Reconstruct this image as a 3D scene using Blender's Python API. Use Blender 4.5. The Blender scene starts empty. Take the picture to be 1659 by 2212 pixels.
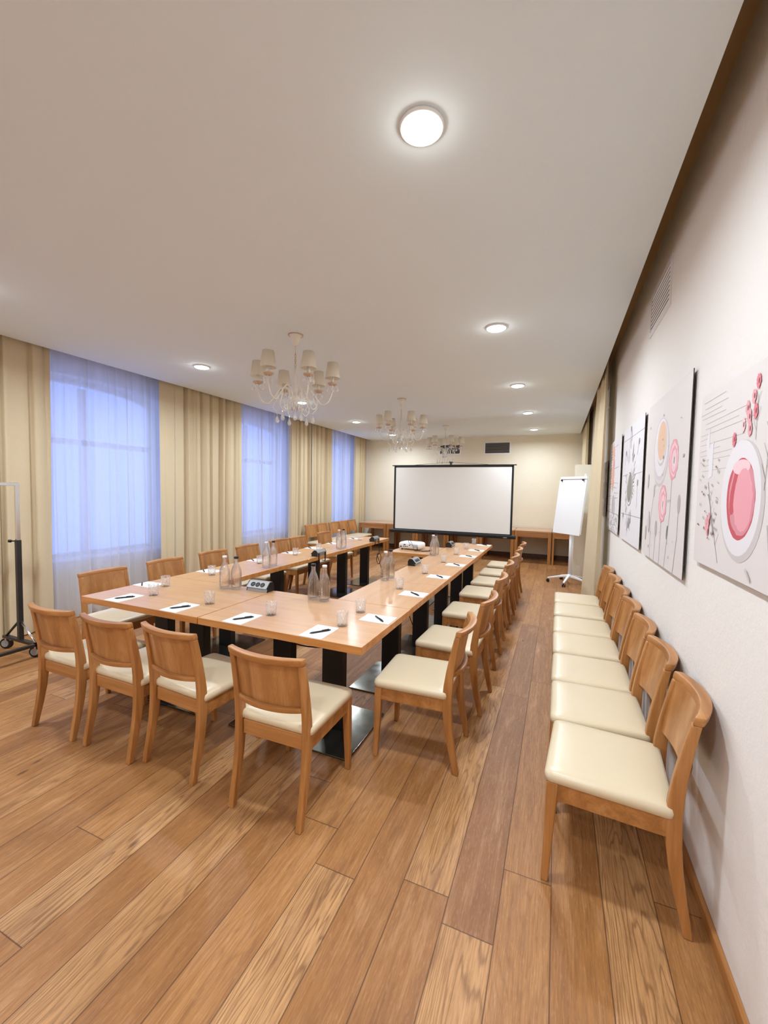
import bpy, math, random
from mathutils import Vector, Matrix
rnd = random.Random(7)
scene = bpy.context.scene
COL = scene.collection
PI = math.pi

# ------------------------------------------------------------------ camera
F_PX, YAW, PITCH, ROLL, CAM_H = 888.4066, 0.39879, -0.052276, 0.018745, 1.5945
def make_camera():
    cy, sy, cp, sp, cr, sr = math.cos(YAW), math.sin(YAW), math.cos(PITCH), math.sin(PITCH), math.cos(ROLL), math.sin(ROLL)
    f = Vector((-sy*cp, cy*cp, sp)); r = Vector((cy, sy, 0)); u = r.cross(f)
    r2 = r*cr + u*sr; u2 = -r*sr + u*cr
    m = Matrix(((r2.x, u2.x, -f.x, 0), (r2.y, u2.y, -f.y, 0), (r2.z, u2.z, -f.z, CAM_H), (0, 0, 0, 1)))
    cd = bpy.data.cameras.new('camera'); co = bpy.data.objects.new('camera', cd); COL.objects.link(co)
    co.matrix_world = m
    cd.sensor_fit = 'HORIZONTAL'; cd.sensor_width = 36.0; cd.lens = F_PX*36.0/1659.0
    cd.clip_start = .02; cd.clip_end = 200
    scene.camera = co
make_camera()
scene.cycles.use_denoising = True
try: scene.cycles.denoiser = 'OPENIMAGEDENOISE'
except Exception: pass
scene.cycles.max_bounces = 10
scene.cycles.diffuse_bounces = 5
scene.cycles.glossy_bounces = 4
scene.cycles.transmission_bounces = 8
scene.cycles.transparent_max_bounces = 16
scene.cycles.caustics_reflective = False
scene.cycles.caustics_refractive = False
scene.cycles.sample_clamp_indirect = 6
scene.view_settings.view_transform = 'Standard'
scene.view_settings.look = 'None'
scene.view_settings.exposure = 0.0
scene.view_settings.use_white_balance = True
scene.view_settings.white_balance_temperature = 5350
scene.view_settings.white_balance_tint = 8

# ------------------------------------------------------------------ materials
def lin(c):
    return tuple((x/12.92 if x <= .04045 else ((x+.055)/1.055)**2.4) for x in c)
def rgb(r, g, b): return lin((r/255, g/255, b/255))
class NT:
    def __init__(s, name):
        s.m = bpy.data.materials.new(name); s.m.use_nodes = True
        s.t = s.m.node_tree; s.t.nodes.clear(); s.out = s.n('ShaderNodeOutputMaterial')
    def n(s, typ, **kw):
        nd = s.t.nodes.new(typ)
        for k, v in kw.items(): setattr(nd, k, v)
        return nd
    def l(s, a, b): s.t.links.new(a, b)
    def setin(s, sock, v):
        if isinstance(v, bpy.types.NodeSocket): s.l(v, sock)
        elif isinstance(v, tuple) and len(v) == 3 and sock.type == 'RGBA': sock.default_value = (*v, 1)
        else: sock.default_value = v
    def math(s, op, a, b=None, c=None):
        nd = s.n('ShaderNodeMath', operation=op)
        s.setin(nd.inputs[0], a)
        if b is not None: s.setin(nd.inputs[1], b)
        if c is not None: s.setin(nd.inputs[2], c)
        return nd.outputs[0]
    def mix(s, fac, a, b, mode='MIX'):
        nd = s.n('ShaderNodeMix', data_type='RGBA', blend_type=mode)
        s.setin(nd.inputs['Factor'], fac); s.setin(nd.inputs['A'] if False else nd.inputs[6], a); s.setin(nd.inputs[7], b)
        return nd.outputs[2]
    def bsdf(s, color, rough=.5, **kw):
        b = s.n('ShaderNodeBsdfPrincipled')
        s.setin(b.inputs['Base Color'], color); s.setin(b.inputs['Roughness'], rough)
        for k, v in kw.items(): s.setin(b.inputs[k.replace('_', ' ')], v)
        s.l(b.outputs[0], s.out.inputs[0]); return b
    def bump(s, b, h, strength=.2, dist=.002):
        bp = s.n('ShaderNodeBump'); bp.inputs['Strength'].default_value = strength; bp.inputs['Distance'].default_value = dist
        s.l(h, bp.inputs['Height']); s.l(bp.outputs[0], b.inputs['Normal'])
    def noise(s, vec, scale=5., detail=3., rough=.5, dist=0.):
        nd = s.n('ShaderNodeTexNoise'); s.l(vec, nd.inputs['Vector'])
        nd.inputs['Scale'].default_value = scale; nd.inputs['Detail'].default_value = detail
        nd.inputs['Roughness'].default_value = rough; nd.inputs['Distortion'].default_value = dist
        return nd.outputs[0]
    def ramp(s, fac, stops):
        nd = s.n('ShaderNodeValToRGB'); s.l(fac, nd.inputs[0]); e = nd.color_ramp.elements
        while len(e) < len(stops): e.new(.5)
        for el, (p, c) in zip(e, stops): el.position = p; el.color = (*c, 1)
        return nd.outputs[0]
    def coord(s, scale=(1, 1, 1), kind='Object', randomize=True):
        tc = s.n('ShaderNodeTexCoord'); mp = s.n('ShaderNodeMapping')
        s.l(tc.outputs[kind], mp.inputs[0]); mp.inputs['Scale'].default_value = scale
        if randomize:
            oi = s.n('ShaderNodeObjectInfo'); sc = s.n('ShaderNodeVectorMath', operation='SCALE')
            cb = s.n('ShaderNodeCombineXYZ'); s.l(oi.outputs['Random'], cb.inputs[0]); s.l(oi.outputs['Random'], cb.inputs[1]); s.l(oi.outputs['Random'], cb.inputs[2])
            s.l(cb.outputs[0], sc.inputs[0]); sc.inputs['Scale'].default_value = 37.
            s.l(sc.outputs[0], mp.inputs['Location'])
        return mp.outputs[0]

def plain(name, c, rough=.5, metal=0., **kw):
    t = NT(name); t.bsdf(c, rough, Metallic=metal, **kw); return t.m
def wood(name, dark, mid, light, axis='Z', rough=.38, coat=0., fine=1.):
    t = NT(name)
    st = {'X': (1.1, 14, 14), 'Y': (14, 1.1, 14), 'Z': (14, 14, 1.1)}[axis]
    v = t.coord(st)
    a = t.noise(v, 1.3*fine, 4, .55, 1.2)
    fn = {'X': (4, 160, 160), 'Y': (160, 4, 160), 'Z': (160, 160, 4)}[axis]
    b = t.noise(t.coord(fn), 1.0, 2, .5)
    w = t.n('ShaderNodeTexWave', wave_type='BANDS', bands_direction={'X': 'Y', 'Y': 'X', 'Z': 'X'}[axis])
    t.l(v, w.inputs[0]); w.inputs['Scale'].default_value = .22*fine; w.inputs['Distortion'].default_value = 9.; w.inputs['Detail'].default_value = 2.; w.inputs['Detail Scale'].default_value = .8
    f = t.math('ADD', t.math('MULTIPLY', a, .7), t.math('MULTIPLY', w.outputs[1], .12))
    f = t.math('ADD', f, t.math('MULTIPLY', b, .22))
    c = t.ramp(f, [(.22, dark), (.52, mid), (.8, light)])
    bs = t.bsdf(c, rough, Coat_Weight=coat, Coat_Roughness=.15)
    t.bump(bs, b, .06, .001)
    return t.m
M = {}
oakD, oakM, oakL = rgb(134, 86, 38), rgb(170, 116, 58), rgb(196, 144, 86)
M['oak_z'] = wood('oak_vertical_grain', oakD, oakM, oakL, 'Z')
M['oak_x'] = wood('oak_cross_grain', oakD, oakM, oakL, 'X')
M['oak_y'] = wood('oak_lengthwise_grain', oakD, oakM, oakL, 'Y')
M['veneer'] = wood('oak_backrest_veneer', rgb(132, 84, 36), rgb(170, 117, 60), rgb(202, 152, 96), 'Z', .35, .2, .6)
M['table_x'] = wood('table_veneer', rgb(188, 143, 96), rgb(199, 154, 107), rgb(207, 166, 120), 'X', .34, .15)
M['table_y'] = wood('table_veneer_lengthwise', rgb(188, 143, 96), rgb(199, 154, 107), rgb(207, 166, 120), 'Y', .34, .15)
M['table_edge'] = wood('table_edge_oak', rgb(160, 100, 42), rgb(192, 130, 62), rgb(214, 156, 88), 'X', .4)
M['console'] = wood('console_oak', rgb(136, 88, 46), rgb(172, 118, 66), rgb(196, 144, 92), 'X', .4)
M['console_top'] = wood('console_top_oak', rgb(170, 130, 92), rgb(190, 150, 112), rgb(206, 170, 134), 'X', .32, .2)

def leather():
    t = NT('cream_leatherette'); v = t.coord()
    b = t.bsdf(rgb(217, 201, 166), .34, Sheen_Weight=.1, Coat_Weight=.15, Coat_Roughness=.3)
    t.bump(b, t.noise(v, 420, 2), .05, .001); return t.m
M['leather'] = leather()
M['steel'] = plain('black_steel', (.004, .004, .005), .42, 0.)
def plate():
    t = NT('brushed_dark_plate'); v = t.coord((3, 3, 3))
    t.bsdf(t.ramp(t.noise(v, 3, 4), [(.3, rgb(92, 92, 84)), (.7, rgb(122, 120, 110))]), t.math('MULTIPLY_ADD', t.noise(v, 9, 4), .16, .06), Metallic=.85); return t.m
M['plate'] = plate()
M['black'] = plain('black_plastic', (.006, .006, .006), .4)
M['black_cord'] = plain('black_rubber', (.008, .008, .008), .6)
M['paper'] = plain('white_paper', (.88, .88, .86), .7)
M['print_grey'] = plain('grey_print', (.45, .45, .47), .7)
M['white_plastic'] = plain('white_plastic', (.85, .85, .84), .35)
M['grey_plastic'] = plain('grey_plastic', (.3, .3, .3), .45)
M['alu'] = plain('brushed_aluminium', (.36, .35, .33), .5, .7)
M['chrome'] = plain('chrome_tube', (.75, .74, .73), .2, 1.)
M['gunmetal'] = plain('dark_grey_steel', (.035, .032, .03), .4, .3)
M['offwhite_metal'] = plain('antique_white_metal', rgb(232, 226, 212), .45)
M['gold'] = plain('rubbed_gold_edge', rgb(206, 178, 148), .5, .2)
def shade_mat():
    t = NT('cream_fabric_shade')
    d = t.n('ShaderNodeBsdfDiffuse'); t.setin(d.inputs[0], (.93, .89, .8))
    tr = t.n('ShaderNodeBsdfTranslucent'); t.setin(tr.inputs[0], (.95, .9, .78))
    m = t.n('ShaderNodeMixShader'); m.inputs[0].default_value = .5
    t.l(d.outputs[0], m.inputs[1]); t.l(tr.outputs[0], m.inputs[2]); t.l(m.outputs[0], t.out.inputs[0]); return t.m
M['shade'] = shade_mat()
def glass(name, refr=.35, tint=(1, 1, 1), ior=1.45, bump=0., rough=0.):
    t = NT(name)
    tr = t.n('ShaderNodeBsdfTransparent'); t.setin(tr.inputs[0], tint)
    g = t.n('ShaderNodeBsdfGlass'); t.setin(g.inputs['Color'], tint); g.inputs['IOR'].default_value = ior; g.inputs['Roughness'].default_value = rough
    m = t.n('ShaderNodeMixShader'); m.inputs[0].default_value = refr
    t.l(tr.outputs[0], m.inputs[1]); t.l(g.outputs[0], m.inputs[2])
    gl = t.n('ShaderNodeBsdfGlossy'); gl.inputs['Roughness'].default_value = .03
    fr = t.n('ShaderNodeLayerWeight'); fr.inputs['Blend'].default_value = .5
    k = ((ior-1)/(ior+1))**2
    fac = t.math('MULTIPLY_ADD', t.math('POWER', fr.outputs['Facing'], 3.), .8, k)
    m2 = t.n('ShaderNodeMixShader'); t.l(fac, m2.inputs[0]); t.l(m.outputs[0], m2.inputs[1]); t.l(gl.outputs[0], m2.inputs[2])
    t.l(m2.outputs[0], t.out.inputs[0])
    if bump:
        v = t.coord((1, 1, .6), randomize=False)
        vo = t.n('ShaderNodeTexVoronoi', feature='DISTANCE_TO_EDGE'); t.l(v, vo.inputs['Vector']); vo.inputs['Scale'].default_value = 70
        bp = t.n('ShaderNodeBump'); bp.inputs['Strength'].default_value = bump; bp.inputs['Distance'].default_value = .004
        t.l(vo.outputs[0], bp.inputs['Height'])
        df = t.n('ShaderNodeBsdfDiffuse'); t.setin(df.inputs[0], (1, 1, 1)); m3 = t.n('ShaderNodeMixShader')  # white diffuse along the cell edges paints the highlights of the cut facets
        t.l(t.math('MULTIPLY', t.ramp(vo.outputs[0], [(.0, (1, 1, 1)), (.16, (0, 0, 0))]), .3), m3.inputs[0])
        t.l(m2.outputs[0], m3.inputs[1]); t.l(df.outputs[0], m3.inputs[2]); t.l(m3.outputs[0], t.out.inputs[0])
        for nd in (g, gl, fr): t.l(bp.outputs[0], nd.inputs['Normal'])
    return t.m
M['glass'] = glass('clear_bottle_glass', .3, (1, 1, 1))
M['cut_glass'] = glass('cut_tumbler_glass', .06, (1, 1, 1), bump=.4)
def crystal_mat():
    m = glass('crystal_drop_glass', .3, (1, 1, 1), 2.0); t = m.node_tree; out = next(n for n in t.nodes if n.type == 'OUTPUT_MATERIAL')
    src = out.inputs[0].links[0].from_socket; d = t.nodes.new('ShaderNodeBsdfDiffuse'); d.inputs[0].default_value = (1, 1, 1, 1)
    mx = t.nodes.new('ShaderNodeMixShader'); mx.inputs[0].default_value = .3  # white diffuse mixed in, a painted sparkle for the drops
    t.links.new(src, mx.inputs[1]); t.links.new(d.outputs[0], mx.inputs[2]); t.links.new(mx.outputs[0], out.inputs[0]); return m
M['crystal'] = crystal_mat()
M['pane'] = glass('window_pane_glass', 0., (.95, .97, 1.))
def ceiling_mat():
    t = NT('ceiling_paint'); v = t.coord(randomize=False)
    b = t.bsdf((.77, .85, .9), .9); t.bump(b, t.noise(v, 180, 2), .05, .002); return t.m
M['ceiling'] = ceiling_mat()
def wall_mat(name, c1, c2):
    t = NT(name); v = t.coord(randomize=False)
    n1 = t.noise(v, 1.2, 4); n2 = t.noise(v, 26, 4, .6)
    c = t.mix(n1, c1, c2)
    b = t.bsdf(c, .85)
    h = t.math('ADD', n2, t.math('MULTIPLY', t.noise(v, 110, 3), .4))
    t.bump(b, h, .35, .006); return t.m
M['wall'] = wall_mat('rough_white_plaster', rgb(240, 236, 228), rgb(234, 229, 219))
M['wall_back'] = wall_mat('cream_plaster', rgb(238, 230, 208), rgb(232, 223, 200))
M['brown_trim'] = wood('stained_skirting', rgb(60, 36, 20), rgb(84, 52, 30), rgb(100, 64, 38), 'X', .45)
def drape_mat():
    t = NT('beige_drape_cloth'); v = t.coord((1, 1, 1), randomize=False)
    n = t.noise(t.coord((300, 300, 40), randomize=False), 1, 2)
    c = t.mix(n, rgb(212, 196, 160), rgb(226, 211, 178))
    d = t.n('ShaderNodeBsdfDiffuse'); t.l(c, d.inputs[0])
    tr = t.n('ShaderNodeBsdfTranslucent'); t.setin(tr.inputs[0], rgb(190, 172, 130))
    m = t.n('ShaderNodeMixShader'); m.inputs[0].default_value = .06
    t.l(d.outputs[0], m.inputs[1]); t.l(tr.outputs[0], m.inputs[2]); t.l(m.outputs[0], t.out.inputs[0]); return t.m
M['drape'] = drape_mat()
def sheer_mat():
    t = NT('white_voile')
    d = t.n('ShaderNodeBsdfDiffuse'); t.setin(d.inputs[0], (.82, .82, .82))
    tr = t.n('ShaderNodeBsdfTranslucent'); t.setin(tr.inputs[0], (.9, .9, .92))
    m = t.n('ShaderNodeMixShader'); m.inputs[0].default_value = .55
    t.l(d.outputs[0], m.inputs[1]); t.l(tr.outputs[0], m.inputs[2])
    tp = t.n('ShaderNodeBsdfTransparent'); lw = t.n('ShaderNodeLayerWeight'); m2 = t.n('ShaderNodeMixShader'); t.l(t.math('MULTIPLY_ADD', lw.outputs['Facing'], -.2, .24), m2.inputs[0])
    t.l(m.outputs[0], m2.inputs[1]); t.l(tp.outputs[0], m2.inputs[2]); t.l(m2.outputs[0], t.out.inputs[0]); return t.m
M['sheer'] = sheer_mat()
def emit(name, c, s):
    t = NT(name); e = t.n('ShaderNodeEmission'); t.setin(e.inputs[0], c); e.inputs[1].default_value = s; t.l(e.outputs[0], t.out.inputs[0]); return t.m
M['led'] = emit('warm_led_diffuser', (1., .9, .72), 9.)
M['screen'] = plain('matte_screen_fabric', rgb(236, 233, 224), .8)

def floor_mat():
    t = NT('oak_plank_floor')
    tc = t.n('ShaderNodeTexCoord'); sp = t.n('ShaderNodeSeparateXYZ'); t.l(tc.outputs['Object'], sp.inputs[0])
    x, y = sp.outputs[0], sp.outputs[1]
    W, L = .186, 1.9
    u = t.math('DIVIDE', t.math('ADD', x, .337), W)
    i = t.math('FLOOR', u); fx = t.math('SUBTRACT', u, i)
    wn = t.n('ShaderNodeTexWhiteNoise', noise_dimensions='1D'); t.l(i, wn.inputs['W'])
    vy = t.math('ADD', t.math('DIVIDE', y, L), t.math('MULTIPLY', wn.outputs[0], 7.3))
    j = t.math('FLOOR', vy); fy = t.math('SUBTRACT', vy, j)
    cb = t.n('ShaderNodeCombineXYZ'); t.l(i, cb.inputs[0]); t.l(j, cb.inputs[1])
    wn2 = t.n('ShaderNodeTexWhiteNoise', noise_dimensions='2D'); t.l(cb.outputs[0], wn2.inputs['Vector'])
    r1 = wn2.outputs[0]
    sc = t.n('ShaderNodeSeparateColor'); t.l(wn2.outputs[1], sc.inputs[0]); r2, r3 = sc.outputs[0], sc.outputs[1]
    # board-local coordinates, shifted per board
    lx = t.math('MULTIPLY', t.math('SUBTRACT', fx, t.math('MULTIPLY_ADD', r2, .5, .25)), W)
    c2 = t.n('ShaderNodeCombineXYZ')
    t.l(t.math('ADD', t.math('MULTIPLY', lx, 9.), t.math('MULTIPLY', r1, 91.)), c2.inputs[0]); t.l(t.math('ADD', t.math('MULTIPLY', y, 1.), t.math('MULTIPLY', r3, 53.)), c2.inputs[1]); t.l(t.math('MULTIPLY', r2, 17.), c2.inputs[2])
    big = t.noise(c2.outputs[0], 1.6, 2, .5, .3)
    # cathedral grain: contours of |x| plus slow drift along the board
    d = t.math('ADD', t.math('MULTIPLY', t.math('MULTIPLY', lx, lx), 62.), t.math('MULTIPLY', big, .95))
    d = t.math('ADD', d, t.math('MULTIPLY', y, t.math('MULTIPLY_ADD', r3, 1.3, -.65)))
    c4 = t.n('ShaderNodeCombineXYZ'); t.l(t.math('ADD', t.math('MULTIPLY', lx, 70.), t.math('MULTIPLY', r1, 31.)), c4.inputs[0]); t.l(t.math('MULTIPLY', y, 14.), c4.inputs[1])
    d = t.math('ADD', d, t.math('MULTIPLY', t.noise(c4.outputs[0], 1., 2, .5), .055))
    s = t.math('SINE', t.math('MULTIPLY', d, 50.))
    line = t.math('POWER', t.math('MULTIPLY_ADD', s, .5, .5), 5.)
    def layer(sx, sy, off, det=3, ro=.6):
        c = t.n('ShaderNodeCombineXYZ'); t.l(t.math('ADD', t.math('MULTIPLY', lx, sx), t.math('MULTIPLY', r1, off)), c.inputs[0]); t.l(t.math('ADD', t.math('MULTIPLY', y, sy), t.math('MULTIPLY', r3, off*.7)), c.inputs[1]); t.l(t.math('MULTIPLY', r2, 11.), c.inputs[2])
        return t.noise(c.outputs[0], 1., det, ro)
    fine = layer(210., 9., 57.)
    fleck = layer(190., 34., 83., 3, .6)
    streak = layer(55., 1.5, 41., 4, .6)
    blot = layer(17., 2.6, 23., 4, .6)
    base = t.ramp(r1, [(0., rgb(144, 98, 53)), (.4, rgb(163, 114, 60)), (.75, rgb(177, 127, 70)), (1., rgb(197, 152, 98))])
    base = t.mix(t.math('MULTIPLY', t.ramp(streak, [(.5, (0, 0, 0)), (.7, (1, 1, 1))]), .36), base, rgb(120, 80, 42))
    base = t.mix(t.math('MULTIPLY', t.ramp(streak, [(.28, (1, 1, 1)), (.46, (0, 0, 0))]), .36), base, rgb(200, 158, 106))
    base = t.mix(t.math('MULTIPLY', t.ramp(blot, [(.52, (0, 0, 0)), (.72, (1, 1, 1))]), .5), base, rgb(118, 76, 44))
    base = t.mix(t.math('MULTIPLY', t.ramp(blot, [(.28, (1, 1, 1)), (.45, (0, 0, 0))]), .4), base, rgb(208, 164, 116))
    base = t.mix(t.math('MULTIPLY', t.ramp(fine, [(.42, (0, 0, 0)), (.68, (1, 1, 1))]), .5), base, rgb(126, 82, 46))
    base = t.mix(t.math('MULTIPLY', t.ramp(fleck, [(.54, (0, 0, 0)), (.78, (1, 1, 1))]), .3), base, rgb(208, 166, 116))
    amt = t.math('MULTIPLY', t.math('MULTIPLY_ADD', t.math('POWER', r2, 4.), .5, .16), line)
    base = t.mix(amt, base, rgb(104, 66, 32))
    # knots
    vo = t.n('ShaderNodeTexVoronoi'); c6 = t.n('ShaderNodeCombineXYZ'); t.l(t.math('MULTIPLY', x, 5.4), c6.inputs[0]); t.l(t.math('MULTIPLY', y, 2.), c6.inputs[1]); t.l(c6.outputs[0], vo.inputs['Vector']); vo.inputs['Scale'].default_value = 1.
    kn = t.ramp(t.math('ADD', vo.outputs[0], t.math('MULTIPLY', fine, .05)), [(.055, (1, 1, 1)), (.1, (0, 0, 0))])
    base = t.mix(t.math('MULTIPLY', kn, .7), base, rgb(70, 40, 20))
    # joints
    ex = t.math('MINIMUM', fx, t.math('SUBTRACT', 1., fx)); ey = t.math('MULTIPLY', t.math('MINIMUM', fy, t.math('SUBTRACT', 1., fy)), L/W)
    e = t.math('MINIMUM', ex, ey)
    gap = t.ramp(e, [(.006, (1, 1, 1)), (.014, (0, 0, 0))])
    base = t.mix(t.math('MULTIPLY', gap, .8), base, rgb(70, 42, 22))
    b = t.bsdf(base, t.math('MULTIPLY_ADD', fine, .25, .36))
    b.inputs['Specular IOR Level'].default_value = .38
    h = t.math('SUBTRACT', t.math('MULTIPLY', fine, .25), t.math('ADD', gap, t.math('MULTIPLY', line, .12)))
    t.bump(b, h, .25, .002); return t.m
M['floor'] = floor_mat()

# ------------------------------------------------------------------ mesh builder
class MB:
    def __init__(s): s.v, s.f, s.mi, s.sm = [], [], [], []
    def add(s, vs, fs, mi=0, smooth=False):
        o = len(s.v); s.v += [tuple(p) for p in vs]
        for f in fs: s.f.append([i+o for i in f]); s.mi.append(mi); s.sm.append(smooth)
        return s
    def box(s, a, b, mi=0):
        x0, y0, z0 = (min(a[i], b[i]) for i in range(3)); x1, y1, z1 = (max(a[i], b[i]) for i in range(3))
        return s.add([(x0,y0,z0),(x1,y0,z0),(x1,y1,z0),(x0,y1,z0),(x0,y0,z1),(x1,y0,z1),(x1,y1,z1),(x0,y1,z1)],
                     [(0,3,2,1),(4,5,6,7),(0,1,5,4),(1,2,6,5),(2,3,7,6),(3,0,4,7)], mi)
    def loft(s, secs, mi=0, smooth=False, closed=True, cap=True):
        n = len(secs[0]); vs = [p for q in secs for p in q]; fs = []
        for k in range(len(secs)-1):
            for i in range(n if closed else n-1):
                j = (i+1) % n; fs.append((k*n+i, k*n+j, (k+1)*n+j, (k+1)*n+i))
        if cap and closed:
            fs.append(tuple(reversed(range(n)))); fs.append(tuple((len(secs)-1)*n+i for i in range(n)))
        return s.add(vs, fs, mi, smooth)
    def lathe(s, prof, n=24, c=(0, 0, 0), mi=0, smooth=True):
        secs = [[(c[0]+r*math.cos(2*PI*i/n), c[1]+r*math.sin(2*PI*i/n), c[2]+z) for i in range(n)] for r, z in prof]
        return s.loft(secs, mi, smooth, True, False)
    def disc(s, c, r, n=24, mi=0, ax=None, ry=None):
        ry = ry or r
        return s.add([(c[0]+r*math.cos(2*PI*i/n), c[1]+ry*math.sin(2*PI*i/n), c[2]) for i in range(n)], [tuple(range(n))], mi)
    def tube(s, pts, r, n=8, mi=0, smooth=True):
        pts = [Vector(p) for p in pts]; secs = []; up = None
        for i, p in enumerate(pts):
            d = (pts[min(i+1, len(pts)-1)] - pts[max(i-1, 0)]).normalized()
            if up is None: up = Vector((0, 0, 1)) if abs(d.z) < .9 else Vector((1, 0, 0))
            a = d.cross(up)
            if a.length < 1e-4: a = d.cross(Vector((1, 0.3, 0)))
            a.normalize(); b = a.cross(d).normalized(); up = b
            rr = r[i] if isinstance(r, (list, tuple)) else r
            secs.append([p + a*rr*math.cos(2*PI*k/n) + b*rr*math.sin(2*PI*k/n) for k in range(n)])
        return s.loft(secs, mi, smooth)
    def build(s, name, mats, parent=None, bevel=0., seg=2, loc=None):
        me = bpy.data.meshes.new(name); me.from_pydata([tuple(p) for p in s.v], [], s.f)
        if not isinstance(mats, (list, tuple)): mats = [mats]
        for m in mats: me.materials.append(m)
        me.polygons.foreach_set('material_index', s.mi); me.polygons.foreach_set('use_smooth', s.sm)
        me.update(); me.validate()
        o = bpy.data.objects.new(name, me); COL.objects.link(o)
        if parent: o.parent = parent
        if loc: o.location = loc
        if bevel:
            b = o.modifiers.new('bevel', 'BEVEL'); b.width = bevel; b.segments = seg; b.limit_method = 'ANGLE'; b.angle_limit = math.radians(40)
        return o
def empty(name, loc=(0, 0, 0), rz=0.):
    o = bpy.data.objects.new(name, None); COL.objects.link(o); o.location = loc; o.rotation_euler = (0, 0, rz); o.empty_display_size = .1; return o
def tag(o, label, cat, group=None, kind=None):
    o['label'] = label; o['category'] = cat
    if group: o['group'] = group
    if kind: o['kind'] = kind
    return o
def struct(o): o['kind'] = 'structure'; return o
def copy_tree(o, parent=None):
    c = o.copy(); COL.objects.link(c)
    if parent: c.parent = parent
    for ch in [k for k in o.children]: copy_tree(ch, c)
    return c
class Proto:
    def __init__(s, root): s.root, s.used = root, False
    def put(s, loc, rz, label, group=None):
        if not s.used: o = s.root; s.used = True
        else: o = copy_tree(s.root)
        o.location = loc; o.rotation_euler = (0, 0, rz); o['label'] = label
        if group: o['group'] = group
        return o
def rring(w, d, r, z, n=5, cx=0, cy=0):
    p = []
    for (sx, sy, a0) in ((1, 1, 0), (-1, 1, 90), (-1, -1, 180), (1, -1, 270)):
        for k in range(n):
            a = math.radians(a0 + 90*k/(n-1)); p.append((cx+sx*(w/2-r)+r*math.cos(a), cy+sy*(d/2-r)+r*math.sin(a), z))
    return p

# ------------------------------------------------------------------ room
XL, XR, YB, YF, ZC = -5.45, .579, 10.76, -3.2, 3.01
struct(MB().box((XL-.4, YF-.2, -.12), (XR+.2, YB+.2, 0)).build('floor', M['floor']))
struct(MB().box((-4.955, YF, ZC), (.436, YB, ZC+.06)).build('ceiling', M['ceiling']))
M['recess'] = plain('recess_brown', rgb(170, 140, 98), .9)  # even beige-brown for the slab above the suspended ceiling
struct(MB().box((XL-.4, YF-.2, 3.3), (XR+.2, YB+.2, 3.42)).build('trim_1', M['recess']))
struct(MB().box((XR, YF-.2, 0), (XR+.2, YB+.2, 3.3)).build('wall_right', M['wall']))
struct(MB().box((XL-.4, YB, 0), (XR, YB+.2, 3.3)).build('wall_back', M['wall_back']))
struct(MB().box((XL-.4, YF-.2, 0), (XR, YF, 3.3)).build('wall_front', M['wall']))
struct(MB().box((XR-.018, YF, 0), (XR, YB-.02, .05)).build('baseboard_right', M['oak_y'], bevel=.004))
struct(MB().box((XL, YB-.02, 0), (XR-.02, YB, .10)).build('baseboard_back', M['brown_trim'], bevel=.004))
# left wall with segment-arched window openings
WIN = [(.4, .95), (3.43, 1.0), (6.45, .98), (9.47, .95)]
SILL, SPRING, CROWN = .66, 2.76, 2.92
def arch(yc, hw, n=14):
    return [(yc - hw*math.cos(PI*k/n), SPRING + (CROWN-SPRING)*math.sin(PI*k/n)) for k in range(n+1)]
def left_wall():
    b = MB(); t = .4
    def face_pair(poly):
        n = len(poly)
        b.add([(XL, y, z) for y, z in poly], [tuple(range(n))]); b.add([(XL-t, y, z) for y, z in poly], [tuple(reversed(range(n)))])
    edges = [YF]
    for yc, hw in WIN: edges += [yc-hw, yc+hw]
    edges.append(YB)
    for k in range(0, len(edges), 2): face_pair([(edges[k], 0), (edges[k+1], 0), (edges[k+1], 3.3), (edges[k], 3.3)])
    for yc, hw in WIN:
        face_pair([(yc-hw, 0), (yc+hw, 0), (yc+hw, SILL), (yc-hw, SILL)])
        ar = arch(yc, hw)
        for (y0, z0), (y1, z1) in zip(ar, ar[1:]): face_pair([(y0, z0), (y1, z1), (y1, 3.3), (y0, 3.3)])
        loop = [(yc-hw, SILL)] + ar + [(yc+hw, SILL)]
        for (y0, z0), (y1, z1) in zip(loop, loop[1:]+loop[:1]): b.add([(XL, y0, z0), (XL, y1, z1), (XL-t, y1, z1), (XL-t, y0, z0)], [(0, 1, 2, 3)])
    return struct(b.build('wall_left', M['wall']))
left_wall()
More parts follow.
